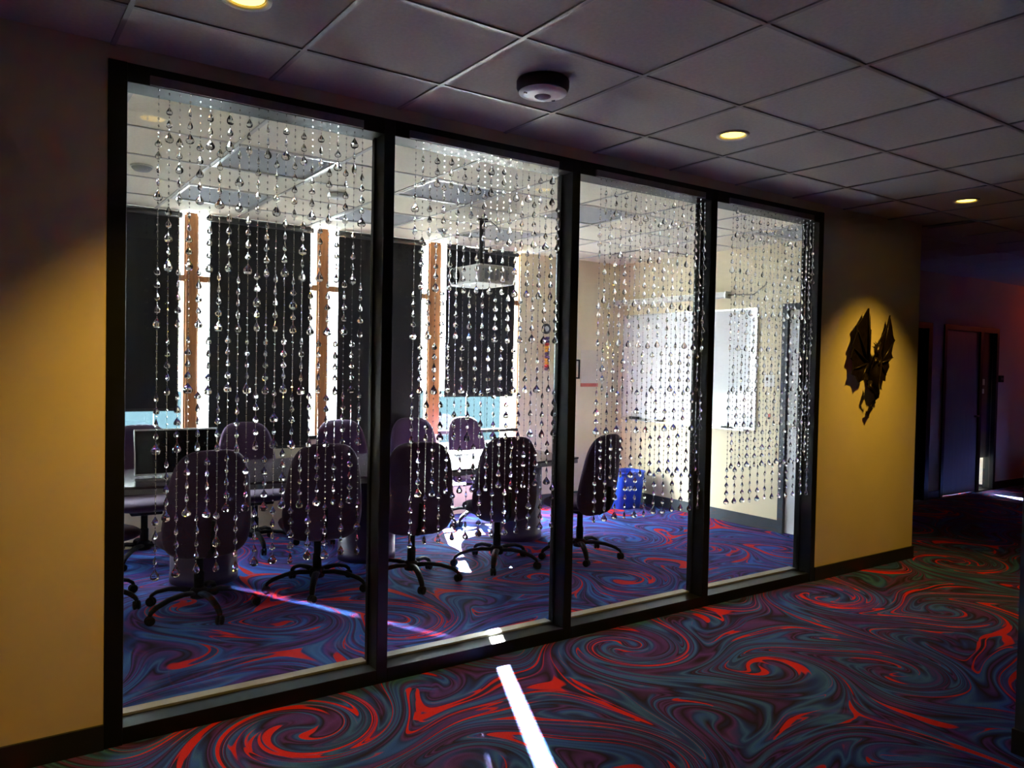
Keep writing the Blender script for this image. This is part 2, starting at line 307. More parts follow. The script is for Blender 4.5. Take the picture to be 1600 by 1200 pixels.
# baseboards
struct(B(-4, 0, -0.012, 0, 0, 0.10).build('baseboard_left', 'base')); struct(B(XL1, XE + 0.012, -0.012, 0, 0, 0.10).build('baseboard_right', 'base')); struct(B(XE, XE + 0.012, 0, YF, 0, 0.10).build('baseboard_side', 'base'))
struct(B(9.12, 9.413, YF - 0.012, YF, 0, 0.10).build('baseboard_far_middle', 'base')); struct(B(10.858, 13.2, YF - 0.012, YF, 0, 0.10).build('baseboard_far_right', 'base'))
struct(B(XR - 0.014, XR, DY1 + 0.06, YB, 0, 0.115).build('baseboard_room_right', 'roombase')); struct(B(4.43, XR - 0.014, YB - 0.014, YB, 0, 0.115).build('baseboard_room_back', 'roombase'))
# ceilings
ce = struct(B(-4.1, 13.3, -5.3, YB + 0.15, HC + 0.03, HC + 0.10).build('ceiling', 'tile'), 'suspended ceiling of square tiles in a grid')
GX, GY, T = 0.626, -0.402, 0.61
tile_cache = {}
def tile(x0, x1, y0, y1, mt, name='ceiling_tile'):
    k = (round(x1 - x0, 3), round(y1 - y0, 3), mt)
    if k not in tile_cache: tile_cache[k] = B(-k[0] / 2 + 0.003, k[0] / 2 - 0.003, -k[1] / 2 + 0.003, k[1] / 2 - 0.003, 0, 0.014).mesh(name, mt)
    inst(tile_cache[k], name, ce, ((x0 + x1) / 2, (y0 + y1) / 2, HC + 0.006))
xs = [GX + T * i for i in range(-5, 16)]; ys = [GY - T * j for j in range(0, 6)]
def bars(xs, ys, xa, xb, ya, yb, mt, wd=0.012):
    for x in xs: B(x - wd, x + wd, ya, yb, HC, HC + 0.012).build('grid_bar', mt, ce)
    for y in ys: B(xa, xb, y - wd, y + wd, HC + 0.0005, HC + 0.0125).build('grid_bar', mt, ce)
for i in range(len(xs) - 1):
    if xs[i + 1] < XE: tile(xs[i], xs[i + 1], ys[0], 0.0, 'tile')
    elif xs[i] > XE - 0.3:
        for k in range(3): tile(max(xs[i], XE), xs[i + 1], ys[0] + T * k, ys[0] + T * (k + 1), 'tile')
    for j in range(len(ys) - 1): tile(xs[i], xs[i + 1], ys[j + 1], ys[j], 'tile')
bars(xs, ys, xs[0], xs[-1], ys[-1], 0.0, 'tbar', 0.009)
RX = [-1.6, -1.085, -0.46, 0.165, 0.79, 1.415, 2.04, 2.665, 3.29, 3.915, 4.54, 5.165, XR]; RY = [D, 0.50, 1.11, 1.72, 2.33, 2.94, YB]
TROF = {(4, 2), (6, 2), (8, 2), (4, 4), (6, 4), (8, 4), (11, 1)}; VENT = (11, 4)
for i in range(12):
    for j in range(6):
        if (i, j) in TROF or (i, j) == VENT: continue
        tile(RX[i], RX[i + 1], RY[j], RY[j + 1], 'roomtile')
bars(RX[1:-1], RY[1:-1], RX[0], RX[-1], RY[0], RY[-1], 'rtbar', 0.010)
B(RX[0], RX[-1], D, D + 0.02, HC - 0.004, HC + 0.008).build('grid_bar', 'rtbar', ce)
# ------------------------------------------------------------------ glass partition
pt = struct(empty('window_1', (0, 0, 0)), 'black framed glass partition of four tall panes')
for i, (a, b_) in enumerate(EDGES): B(a, b_, 0 if 0 < i < 4 else -0.006, D, 0.0, HF).build('jamb' if i in (0, 4) else 'mullion', 'black', pt, bevel=0.003)
for k in range(4):
    a, b_ = EDGES[k][1], EDGES[k + 1][0]
    B(a, b_, 0, D, 2.616, HF).build('head', 'black', pt, bevel=0.002)
    B(a, b_, 0, D, 0.0, 0.068).build('bottom_rail', 'black', pt, bevel=0.002)
    B(a, b_, 0.112, D + 0.03, 0.068, 0.078).build('sill_strip', 'sill', pt)
    B(a, b_, 0.100, 0.108, 0.068, 2.616).build('pane', 'glass', pt)
    for xx in (a, b_): 
        s = 1 if xx == a else -1
        B(min(xx, xx + s * 0.010), max(xx, xx + s * 0.010), 0.088, 0.100, 0.068, 2.616).build('glazing_bead', 'black', pt)
# ------------------------------------------------------------------ hallway lamps
def downlight(x, y, label):
    t = tag(empty('downlight', (x, y, HC)), label, 'light', 'recessed hallway downlights')
    MB().lathe([(0.064, 0.012), (0.064, -0.001), (0.082, -0.006), (0.084, 0.004), (0.084, 0.012)], 28, caps=False).build('trim_ring', 'trim', t, True)
    MB().lathe([(0.0635, 0.010), (0.058, 0.004), (0.03, 0.001), (0.004, 0.0)], 24).build('lamp', 'lampe', t, True)
    l = bpy.data.lights.new('downlight_beam', 'SPOT'); l.energy = 150; l.color = (1.0, 0.57, 0.065); l.spot_size = R(82); l.spot_blend = 1.0; l.shadow_soft_size = 0.05
    o = bpy.data.objects.new('downlight_beam', l); C.objects.link(o); o.parent = t; o.location = (0, 0, -0.012); o.rotation_euler = (R(10), 0, 0)
for x, lb in ((-2.12, 'recessed yellow downlight left of the picture'), (0.32, 'recessed yellow downlight cut by the top edge of the picture'), (2.785, 'recessed yellow downlight above the second and third panes'), (5.25, 'small recessed yellow downlight farthest down the hallway, near the right edge')): downlight(x, -0.705, lb)
# smoke detector
t = tag(empty('motion_detector', (1.555, -0.713, HC)), 'round white detector with dark sides on the hallway ceiling', 'detector')
MB().lathe([(0.108, 0.004), (0.112, -0.004), (0.112, -0.030), (0.104, -0.046), (0.100, -0.048)], 36).build('housing', 'dark', t, True)
f = MB().lathe([(0.104, -0.040), (0.101, -0.052), (0.07, -0.060), (0.04, -0.063)], 36).build('face', 'white', t, True)
MB().lathe([(0.036, -0.058), (0.034, -0.066), (0.02, -0.072), (0.006, -0.074)], 24).build('lens', 'lens', f, True)
for a in (0.3, 2.9): MB().lathe([(0.008, -0.056), (0.008, -0.0605)], 10, (0.078 * math.cos(a), 0.078 * math.sin(a), 0)).build('indicator', 'dark', f)
# ------------------------------------------------------------------ room ceiling fittings
names = {(4, 2): 'unlit square ceiling light in the left pane, nearer the glass', (6, 2): 'unlit square ceiling light above the second pane, nearer the glass', (8, 2): 'unlit square ceiling light by the second upright bar', (4, 4): 'unlit square ceiling light in the left pane, nearer the windows', (6, 4): 'unlit square ceiling light beside the first upright bar, near the windows', (8, 4): 'unlit square ceiling light behind the projector pole', (11, 1): 'unlit square ceiling light at the top right of the last pane'}
for (i, j) in sorted(TROF):
    x0, x1, y0, y1 = RX[i], RX[i + 1], RY[j], RY[j + 1]; t = tag(empty('ceiling_light', ((x0 + x1) / 2, (y0 + y1) / 2, HC)), names[(i, j)], 'light', 'unlit ceiling lights of the meeting room'); hx, hy = (x1 - x0) / 2 - 0.012, (y1 - y0) / 2 - 0.012
    for a in ((-hx, hx, -hy, -hy + 0.02), (-hx, hx, hy - 0.02, hy), (-hx, -hx + 0.02, -hy + 0.02, hy - 0.02), (hx - 0.02, hx, -hy + 0.02, hy - 0.02)): B(*a, -0.002, 0.018).build('frame', 'alu', t)
    B(-hx + 0.02, hx - 0.02, -hy + 0.02, hy - 0.02, 0.008, 0.014).build('diffuser', 'lens', t)
t = tag(empty('air_vent', ((5.165 + XR) / 2, 2.635, HC)), 'square ceiling air vent with dark slots near the back corner', 'vent')
B(-0.34, 0.34, -0.29, 0.29, 0.006, 0.016).build('panel', 'roomtile', t)
for i in range(6): B(-0.30 + i * 0.1, -0.215 + i * 0.1, -0.285, -0.262, -0.002, 0.008).build('slot', 'dark', t); B(-0.335, -0.312, -0.26 + i * 0.085, -0.19 + i * 0.085, -0.002, 0.008).build('slot', 'dark', t)
for (x, y, nm, lb, rr) in ((1.74, 1.97, 'smoke_detector', 'round smoke detector on the meeting room ceiling in the left pane', 0.07), (0.45, 2.0, 'ceiling_speaker', 'small flat grey disc on the ceiling at the far left', 0.06), (3.03, 2.72, 'ceiling_sprinkler', 'small round sprinkler plate on the ceiling left of the projector pole', 0.045)):
    t = tag(empty(nm, (x, y, HC)), lb, nm.split('_')[-1]); MB().lathe([(rr, 0.002), (rr, -0.012), (rr * 0.75, -0.028), (rr * 0.3, -0.034)], 20).build('housing', 'white' if 'smoke' in nm else 'lens', t, True); MB().lathe([(rr * 1.12, 0.002), (rr * 1.12, -0.005), (rr, -0.006)], 20).build('base_ring', 'alu', t)
# ------------------------------------------------------------------ roller blinds
BL = [(-0.03, 0.975, 1.128, 'charcoal roller blind in the leftmost window, pale daylight below it'), (1.215, 2.085, 0.78, 'charcoal roller blind in the second window from the left'), (2.35, 3.222, 0.70, 'charcoal roller blind behind the first upright bar'), (3.492, 4.335, 1.224, 'charcoal roller blind behind the projector, bright pane below it')]
for x0, x1, zb, lb in BL:
    t = tag(empty('roller_blind', ((x0 + x1) / 2, YB - 0.035, zb)), lb, 'blind', 'roller blinds of the back windows'); h = (x1 - x0) / 2
    B(-h, h, -0.001, 0.001, 0, 2.748 - zb).build('fabric', 'blind', t); B(-h, h, -0.006, 0.006, -0.018, 0.004).build('bottom_bar', 'blindbar', t)
    MB().lathe([(0.024, -h - 0.012), (0.024, h + 0.012)], 14, (0, -0.028, 2.712 - zb), 'x').build('roller', 'blindbar', t, True)
    MB().tube([(h + 0.008, -0.018, 2.70 - zb), (h + 0.008, -0.018, 0.25)], 0.0025, 5).build('chain', 'blindbar', t)
# ------------------------------------------------------------------ conference table
t = tag(empty('conference_table', (2.15, 2.30, 0)), 'long dark boat-shaped conference table on purple drum legs', 'table')
L2, wm, we = 1.83, 0.64, 0.40
top = []
for i in range(25): s = -1 + 2 * i / 24; top.append((L2 * s, -(we + (wm - we) * math.cos(s * math.pi / 2))))
top += [(-x, -y) for x, y in top]
MB().prism(top, 0.725, 0.742).build('tabletop', 'tabletop', t, bevel=0.003)
MB().prism([(x * 0.996, y * 0.99) for x, y in top], 0.69, 0.7245).build('edge_band', 'tableedge', t)
for dx in (-1.23, 0.0, 1.45): MB().lathe([(0.225, 0.0), (0.225, 0.06), (0.222, 0.062), (0.222, 0.69)], 36, (dx, 0.0, 0)).build('drum_leg', 'drum', t, True)
# monitor
t = tag(empty('monitor', (0.73, 2.26, 0.742), R(-2)), 'flat silver-edged computer monitor at the left end of the table', 'monitor')
MB().prism([(0.10 * math.cos(a * math.pi / 10), 0.07 * math.sin(a * math.pi / 10)) for a in range(20)], 0, 0.012).build('foot', 'silver', t)
MB().tube([(0, 0.02, 0.01), (0, 0.03, 0.14)], 0.016).build('stand', 'silver', t, True)
hd = B(-0.265, 0.265, 0.0, 0.022, -0.01, 0.30).build('housing', 'silver', t, bevel=0.004); hd.location = (0, -0.01, 0.025); hd.rotation_euler = (R(-11), 0, 0)
B(-0.258, 0.258, -0.0025, -0.0005, 0.0, 0.288).build('screen', 'screen', hd)
# ------------------------------------------------------------------ office chairs
def pillow(cx, cz, a, b, th, bow, lean, pw=0.62, nr=7, nt=36, taper=0.0):
    """rounded cushion standing in the xz plane; bow curves it forward at the sides, lean tips the top backwards"""
    mb = MB(); vs = []; fs = []
    for side in (-1, 1):
        for k in range(nr + 1):
            r = k / nr; rr = math.sin(r * math.pi / 2)
            for i in range(nt):
                th_ = 2 * math.pi * i / nt; c, s = math.cos(th_), math.sin(th_)
                x = a * rr * math.copysign(abs(c) ** pw, c); z = b * rr * math.copysign(abs(s) ** pw, s)
                x *= 1 - taper * (z / b)
                y = side * th * (max(0.0, 1 - rr ** 6)) ** 0.5
                vs.append((cx + x, y + bow * x * x / (a * a) - lean * (z + b), cz + z))
    n1 = (nr + 1) * nt
    for s in (0, 1):
        for k in range(nr):
            for i in range(nt): j = (i + 1) % nt; o = s * n1; fs.append((o + k * nt + i, o + k * nt + j, o + (k + 1) * nt + j, o + (k + 1) * nt + i))
    for i in range(nt): j = (i + 1) % nt; fs.append((nr * nt + i, nr * nt + j, n1 + nr * nt + j, n1 + nr * nt + i))
    mb.add(vs, fs); return mb
def weld(o):
    bm = bmesh.new(); bm.from_mesh(o.data); bmesh.ops.remove_doubles(bm, verts=bm.verts, dist=1e-5); bmesh.ops.recalc_face_normals(bm, faces=bm.faces); bm.to_mesh(o.data); bm.free()
def make_chair():
    t = empty('office_chair')                        # faces +y
    bk = pillow(0, 0.690, 0.248, 0.325, 0.040, 0.05, 0.14, 0.54, taper=0.14).build('backrest', 'fabric', t, True); weld(bk); bk.location = (0, -0.185, 0)
    sh = pillow(0, 0.700, 0.215, 0.245, 0.016, 0.05, 0.14, 0.6, taper=0.13).build('back_shell', 'fabric', bk, True); weld(sh); sh.location = (0, -0.030, 0)
    se = pillow(0, 0, 0.245, 0.235, 0.042, 0.0, 0.0, 0.6).build('seat', 'fabric', t, True); weld(se); se.rotation_euler = (R(90), 0, 0); se.location = (0, 0.04, 0.44)
    MB().tube([(0, -0.02, 0.385), (0, -0.19, 0.375), (0, -0.262, 0.43), (0, -0.275, 0.60)], [0.028, 0.026, 0.024, 0.02], 8, 0.5).build('back_bracket', 'plastic', t, True)
    B(-0.11, 0.11, -0.10, 0.14, 0.365, 0.402).build('tilt_plate', 'plastic', t, bevel=0.01)
    MB().tube([(0.10, 0.04, 0.39), (0.27, 0.05, 0.385)], 0.007, 6).build('lever', 'plastic', t)
    MB().lathe([(0.030, 0.10), (0.030, 0.24), (0.024, 0.245), (0.024, 0.38)], 16).build('gas_column', 'plastic', t, True)
    MB().lathe([(0.048, 0.085), (0.052, 0.10), (0.050, 0.135), (0.034, 0.150)], 18).build('hub', 'plastic', t, True)
    leg = MB().tube([(0.03, 0, 0.118), (0.12, 0, 0.126), (0.21, 0, 0.118), (0.29, 0, 0.094), (0.325, 0, 0.072), (0.335, 0, 0.055)], [0.026, 0.025, 0.023, 0.021, 0.018, 0.014], 8, 0.62).mesh('leg', 'plastic', True)
    wheel = MB().lathe([(0.016, -0.020), (0.026, -0.019), (0.028, -0.010), (0.026, -0.004), (0.012, -0.003), (0.012, 0.003), (0.026, 0.004), (0.028, 0.010), (0.026, 0.019), (0.016, 0.020)], 16, (0, 0, 0), 'y').mesh('caster', 'plastic', True)
    return t, leg, wheel
proto, LEG, WHEEL = make_chair()
def chair(o, x, y, rz, phase, label, group):
    o.location = (x, y, 0); o.rotation_euler = (0, 0, rz); tag(o, label, 'chair', group)
    for k in range(5):
        a = R(phase + 72 * k) - rz
        l = inst(LEG, 'leg', o, (0, 0, 0)); l.rotation_euler = (0, 0, a)
        c = inst(WHEEL, 'caster', l, (0.333, 0, 0.0285)); c.rotation_euler = (0, 0, random.uniform(-1, 1))
base_children = list(proto.children)
NEAR = 'purple office chairs with their backs to the glass'; FAR = 'purple office chairs on the window side of the table'
CH = [(0.72, 1.58, R(3), 205, 'large dark purple office chair, nearest the camera, in the left pane', NEAR), (1.50, 1.66, R(-10), 172, 'purple office chair seen from behind just left of the first upright bar', NEAR),
      (2.13, 1.50, R(-16), 255, 'purple office chair seen from behind just right of the first upright bar', NEAR), (2.91, 1.58, R(-14), 160, 'purple office chair with a full five-armed base in the second pane', NEAR),
      (3.63, 1.45, R(15), 240, 'purple office chair right of the second upright bar, near the blue bin', NEAR), (0.16, 2.02, R(-60), 318, 'purple office chair at the left end of the table, mostly hidden by the frame', NEAR),
      (0.66, 3.05, R(178), 20, 'purple office chair behind the monitor', FAR), (1.50, 3.07, R(184), 50, 'purple office chair across the table, just right of the monitor', FAR), (2.31, 3.06, R(176), 10, 'purple office chair across the table, left of the first upright bar', FAR),
      (3.06, 3.10, R(175), 33, 'purple office chair across the table, right of the first upright bar', FAR), (3.68, 3.04, R(192), 60, 'purple office chair across the table, under the bright window pane', FAR)]
others = [copy_tree(proto) for _ in CH[1:]]
for o, a in zip([proto] + others, CH): chair(o, *a)
# ------------------------------------------------------------------ projector
t = tag(empty('projector', (3.045, 2.085, 2.19)), 'white projector hanging upside down from a black ceiling pole', 'projector')
b_ = B(-0.175, 0.175, -0.235, 0.235, 0.0, 0.155).build('body', 'projw', t, bevel=0.022)
MB().lathe([(0.010, -0.004), (0.046, -0.008), (0.056, -0.022), (0.066, -0.020), (0.068, 0.02)], 28, (-0.176, 0.125, 0.078), 'x').build('lens', 'screen', b_, True)
for i in range(5): B(-0.12 + i * 0.05, -0.085 + i * 0.05, -0.2365, -0.233, 0.035, 0.12).build('grille', 'lens', b_)
B(-0.05, 0.05, -0.05, 0.05, 0.155, 0.185).build('mount_plate', 'dark', t)
MB().lathe([(0.024, 0.18), (0.024, 0.555)], 16).build('pole', 'dark', t, True)
MB().lathe([(0.05, 0.540), (0.05, 0.553)], 20).build('ceiling_plate', 'dark', t)
MB().tube([(0.02, 0, 0.53), (0.07, -0.02, 0.54), (0.13, -0.03, 0.50), (0.155, -0.03, 0.455), (0.16, -0.03, 0.552)], 0.004, 6).build('cable', 'dark', t, True)
# ------------------------------------------------------------------ right wall things
t = tag(empty('whiteboard', (XR, 2.44, 0.97)), 'wide white marker board on the right wall of the room', 'whiteboard')
hw = 0.93; hz = 1.16
B(-0.018, -0.003, -hw, hw, 0, hz).build('surface', 'board', t)
for a in ((-0.024, 0, -hw - 0.018, hw + 0.018, -0.018, 0.0), (-0.024, 0, -hw - 0.018, hw + 0.018, hz, hz + 0.018), (-0.024, 0, -hw - 0.018, -hw, 0, hz), (-0.024, 0, hw, hw + 0.018, 0, hz)): B(*a).build('frame', 'alu', t)
B(-0.075, -0.0, -hw + 0.08, hw - 0.05, -0.034, -0.022).build('marker_tray', 'alu', t)
for (y, ln, m_, lb) in ((0.70, 0.13, 'dark', 'black eraser lying at the left end of the marker tray'), (0.30, 0.12, 'dark', 'black marker lying in the middle of the marker tray'), (-0.62, 0.12, 'dark', 'black marker lying at the door end of the marker tray')):
    if 'eraser' in lb:
        q = tag(B(-0.022, 0.022, -ln / 2, ln / 2, 0, 0.032).build('eraser', m_, bevel=0.004), lb, 'eraser'); q.location = (XR - 0.052, 2.44 + y, 0.9485)
    else:
        q = tag(MB().lathe([(0.004, -ln / 2), (0.009, -ln / 2 + 0.01), (0.009, ln / 2 - 0.035), (0.0105, ln / 2 - 0.034), (0.0105, ln / 2)], 10, (0, 0, 0.0105), 'y').build('marker', m_), lb, 'marker'); q.location = (XR - 0.045, 2.44 + y, 0.948)
t = tag(empty('projection_screen', (XR, 2.70, 2.26)), 'rolled-up projection screen in a long cream case above the whiteboard', 'screen')
B(-0.085, -0.005, -0.85, 0.93, 0.0, 0.062).build('case', 'screencase', t, bevel=0.012)
for y in (-0.86, 0.93): B(-0.088, 0.0, y, y + 0.012, -0.004, 0.066).build('end_cap', 'alu', t)
MB().tube([(-0.04, -0.86, 0.03), (-0.05, -1.16, 0.015), (-0.06, -1.18, 0.015)], 0.008, 6).build('crank_arm', 'steel', t, True)
MB().tube([(-0.04, -1.17, 0.015), (-0.01, -1.28, 0.10)], 0.006, 6).build('bracket_arm', 'steel', t, True)
t = tag(empty('light_switch', (XR, 1.345, 1.38)), 'small switch plate on the wall between whiteboard and door', 'switch'); B(-0.008, 0, -0.055, 0.055, 0, 0.115).build('plate', 'screencase', t, bevel=0.002); B(-0.014, -0.008, -0.034, -0.014, 0.04, 0.075).build('toggle', 'white', t); B(-0.014, -0.008, 0.014, 0.034, 0.06, 0.09).build('toggle', 'dark', t)
t = tag(empty('wall_sensor', (XR, 1.34, 1.07)), 'tiny red and black device low on the wall beside the door', 'sensor'); B(-0.012, 0, -0.014, 0.014, 0.02, 0.05).build('cap', 'red', t); B(-0.012, 0, -0.010, 0.010, 0, 0.019).build('body', 'dark', t)
e = struct(empty('door_1', (XR, DY0, 0)), 'pale meeting room door in a dark frame with a lever handle'); dw = DY1 - DY0
B(-0.02, 0.135, dw, dw + 0.06, 0, DZ).build('jamb', 'roombase', e); B(-0.02, 0.135, -0.06, 0, 0, DZ).build('jamb', 'roombase', e); B(-0.02, 0.135, -0.06, dw + 0.06, DZ, DZ + 0.06).build('head', 'roombase', e)
lf = B(0.01, 0.055, 0.004, dw - 0.004, 0.006, DZ - 0.004).build('leaf', 'doorw', e, bevel=0.002)
MB().lathe([(0.026, -0.008), (0.026, 0.01)], 16, (0.002, dw - 0.07, 1.02), 'x').build('rosette', 'chrome', lf); MB().tube([(0.0, dw - 0.07, 1.02), (-0.05, dw - 0.07, 1.02), (-0.052, dw - 0.19, 1.015)], 0.010, 8).build('handle', 'chrome', lf, True)
# ------------------------------------------------------------------ bin
t = tag(empty('recycling_bin', (5.50, 2.92, 0)), 'blue plastic recycling bin on the carpet in the corner', 'bin')
def rrect(a, b, r, n=5):
    pts = []
    for cx, cy_, s in ((a - r, b - r, 0), (-a + r, b - r, 90), (-a + r, -b + r, 180), (a - r, -b + r, 270)):
        for i in range(n + 1): th = R(s + 90 * i / n); pts.append((cx + r * math.cos(th), cy_ + r * math.sin(th)))
    return pts
mb = MB(); prof = [(0.0, 0.78), (0.36, 1.0), (0.385, 1.0), (0.385, 1.05), (0.405, 1.05), (0.405, 0.97), (0.36, 0.95), (0.015, 0.74)]
vs = []; n = 24
for z, s in prof: vs += [(x * s, y * s, z) for x, y in rrect(0.20, 0.16, 0.10)]
fs = [(k * n + i, k * n + (i + 1) % n, (k + 1) * n + (i + 1) % n, (k + 1) * n + i) for k in range(len(prof) - 1) for i in range(n)] + [tuple(range(n)), tuple((len(prof) - 1) * n + i for i in range(n))]
mb.add(vs, fs); mb.build('body', 'blue', t, True)
emb = MB()
for k in range(3):
    a0 = R(90 + 120 * k)
    def rp(x, z): return (x * math.cos(a0) - z * math.sin(a0), x * math.sin(a0) + z * math.cos(a0))
    poly = [(-0.028, 0.030), (0.006, 0.030), (0.006, 0.038), (0.024, 0.022), (0.006, 0.008), (0.006, 0.016), (-0.020, 0.016)]
    q = [rp(x, z) for x, z in poly]; nn = len(q)
    emb.add([(x, -0.0015, z) for x, z in q] + [(x, 0.0015, z) for x, z in q], [tuple(range(nn)), tuple(range(2 * nn - 1, nn - 1, -1))] + [(i, (i + 1) % nn, nn + (i + 1) % nn, nn + i) for i in range(nn)])
eo = emb.build('recycling_emblem', 'white', t); eo.location = (-0.07, -0.150, 0.235); eo.rotation_euler = (R(-5), 0, 0)
# ------------------------------------------------------------------ back wall things
t = tag(empty('picture_frame', (5.20, YB, 1.40)), 'small black framed picture on the back wall beside the upright bar', 'picture')
for a in ((-0.075, -0.057, 0, 0.22), (0.057, 0.075, 0, 0.22), (-0.057, 0.057, 0, 0.018), (-0.057, 0.057, 0.202, 0.22)): B(a[0], a[1], -0.018, 0, a[2], a[3]).build('frame', 'black', t)
B(-0.057, 0.057, -0.008, 0, 0.018, 0.202).build('print', 'paper', t)
t = tag(empty('wall_calendar', (5.46, YB, 1.31)), 'pale wall chart with a red strip along its lower edge', 'chart'); B(-0.16, 0.16, -0.004, 0, 0.04, 0.42).build('sheet', 'paper', t); B(-0.16, 0.10, -0.006, -0.002, 0.0, 0.04).build('red_strip', 'red', t)
t = tag(empty('wall_ornament', (4.79, YB, 1.95)), 'round dark ornament with a hanging tail of coloured beads', 'ornament')
MB().lathe([(0.034, -0.014), (0.046, -0.020), (0.058, -0.014), (0.058, 0.0), (0.034, 0.0)], 24, axis='y').build('ring', 'dark', t, True)
MB().lathe([(0.030, -0.016), (0.030, 0.0)], 20, axis='y').build('disc', 'silver', t)
for k, m_ in enumerate(['orn_b', 'orn_b', 'orn_r', 'orn_y', 'orn_y', 'orn_b', 'orn_b', 'orn_y', 'orn_y', 'orn_r', 'orn_b']): MB().lathe([(0.008, -0.018), (0.026, -0.011), (0.028, 0.0), (0.026, 0.011), (0.008, 0.018)], 8, (0.0, -0.028, -0.105 - k * 0.034)).build('bead', m_, t)
# ------------------------------------------------------------------ bead curtains
def drop(mb, x, y, z, wd, h, rot, thick=0.55):
    """faceted teardrop hanging with its tip up at z"""
    prof = [(0.08, 0.0), (0.30, -0.17), (0.66, -0.38), (0.93, -0.56), (1.0, -0.70), (0.90, -0.85), (0.62, -0.95), (0.12, -1.0)]; n = 10; vs = []; fs = []
    c, s = math.cos(rot), math.sin(rot)
    for r, t_ in prof:
        for i in range(n):
            a = 2 * math.pi * (i + 0.5) / n; px, py = r * wd / 2 * math.cos(a), r * wd / 2 * thick * math.sin(a)
            vs.append((x + px * c - py * s, y + px * s + py * c, z + t_ * h))
    for k in range(len(prof) - 1):
        for i in range(n): j = (i + 1) % n; fs.append((k * n + i, k * n + j, (k + 1) * n + j, (k + 1) * n + i))
    fs.append(tuple(range(n - 1, -1, -1))); fs.append(tuple((len(prof) - 1) * n + i for i in range(n))); mb.add(vs, fs)
def bead(mb, x, y, z, r, h):
    mb.add([(x, y, z + h)] + [(x + r * math.cos(a), y + r * math.sin(a), z) for a in (0.4, 1.97, 3.54, 5.11)] + [(x, y, z - h)], [(0, 1, 2), (0, 2, 3), (0, 3, 4), (0, 4, 1), (5, 2, 1), (5, 3, 2), (5, 4, 3), (5, 1, 4)])
big_meshes = []
for wd, h in ((0.040, 0.046), (0.034, 0.044), (0.036, 0.050)):
    mb = MB(); drop(mb, 0, 0, 0, wd, h, 0, 0.65); big_meshes.append(mb.mesh('crystal_drop', 'crystal'))
PER = 0.5055; ZT = 2.622; YC = -0.014
CUR = [(0.148, 'leftmost clear bead curtain, in front of the monitor'), (1.293, 'clear bead curtain in front of the projector'), (2.470, 'clear bead curtain in front of the blue bin'), (3.612, 'rightmost clear bead curtain, in front of the room door')]
for ci, (xs0, lb) in enumerate(CUR):
    t = tag(empty('bead_curtain', (xs0 + 0.453, YC, ZT)), lb, 'bead curtain', 'four hanging crystal bead curtains')
    B(-0.453, 0.453, 0.000, 0.012, -0.004, 0.032).build('header_strip', 'header', t)
    for k in range(23):
        xl = -0.453 + 0.031 + k * 0.0395; long_ = k % 2 == 0; end = (0.648 if long_ else 0.889) - ZT + random.uniform(-0.006, 0.006)
        mb = MB(); bigs = []; z = end; lowest = True; occ = []
        while z < -0.03:
            kk = 0; zz = z
            for q in range(5):
                if zz + 0.045 > -0.02: break
                rot = random.choice((0.0, 0.25, -0.3, 0.5, 1.25, 1.5, -1.4)) + R(-30)
                if q == 0 or (q == 2 and random.random() < 0.12):
                    bigs.append((zz, rot)); top_ = zz + 0.045
                else:
                    wd = random.uniform(0.023, 0.030); h = random.uniform(0.032, 0.040); drop(mb, xl, 0, zz + h, wd, h, rot); top_ = zz + h
                bead(mb, xl, 0, top_ + 0.007, 0.0036, 0.0042)
                zz = top_ + 0.015
            occ.append((z, zz)); y_ = zz + 0.008
            while y_ < z + PER - 0.004 and y_ < -0.012:
                bead(mb, xl, 0, y_, 0.0050, 0.0060); y_ += 0.0285
            z += PER
        # the clear line the beads hang on
        r = 0.0009; z0_, z1_ = end + 0.04, 0.004
        mb.add([(xl + r, 0, z0_), (xl - r / 2, r * 0.87, z0_), (xl - r / 2, -r * 0.87, z0_), (xl + r, 0, z1_), (xl - r / 2, r * 0.87, z1_), (xl - r / 2, -r * 0.87, z1_)], [(0, 1, 4, 3), (1, 2, 5, 4), (2, 0, 3, 5)])
        if ci < 2:
            so_ = mb.build('bead_string', 'bead', t)
            for zz, rot in bigs:
                o = inst(random.choice(big_meshes), 'crystal_drop', so_, (xl, 0, zz + 0.045)); o.rotation_euler = (0, 0, rot)
        else:
            for zz, rot in bigs: drop(mb, xl, 0, zz + 0.045, 0.036, 0.045, rot, 0.5)
            mb.build('bead_string', 'bead', t)
# ------------------------------------------------------------------ dragon sculpture
t = tag(empty('dragon_sculpture', (5.262, 0, 1.60)), 'dark bronze winged dragon sculpture hung on the yellow wall', 'sculpture')
def dz(zx, zz): return ((zx - 345) * 0.001485 - 0.002, (600 - zz) * 0.000825 + 0.043)
def wing(outline, root, tipdepth, nm):
    pts = [dz(*p) for p in outline]; rx, rz = dz(*root); n = len(pts); vs = []
    for off in (0.0, 0.008):
        vs.append((rx, -0.030 + off, rz))
        for x, z in pts: d = math.hypot(x - rx, z - rz); vs.append((x, -0.030 - tipdepth * min(1, d / 0.35) + off, z))
    fs = []
    for i in range(n): j = (i + 1) % n; fs += [(0, 1 + i, 1 + j), (n + 1, n + 2 + j, n + 2 + i), (1 + i, n + 2 + i, n + 2 + j, 1 + j)]
    wo = MB().add(vs, fs).build(nm, 'bronze', t)
    for p in outline[::3]:
        x, z = dz(*p); d = math.hypot(x - rx, z - rz)
        MB().tube([(rx, -0.036, rz), ((rx + x) / 2, -0.038 - tipdepth * 0.5 * min(1, d / 0.35), (rz + z) / 2), (x, -0.033 - tipdepth * min(1, d / 0.35), z)], [0.010, 0.007, 0.003], 6).build('wing_bone', 'bronze', wo, True)
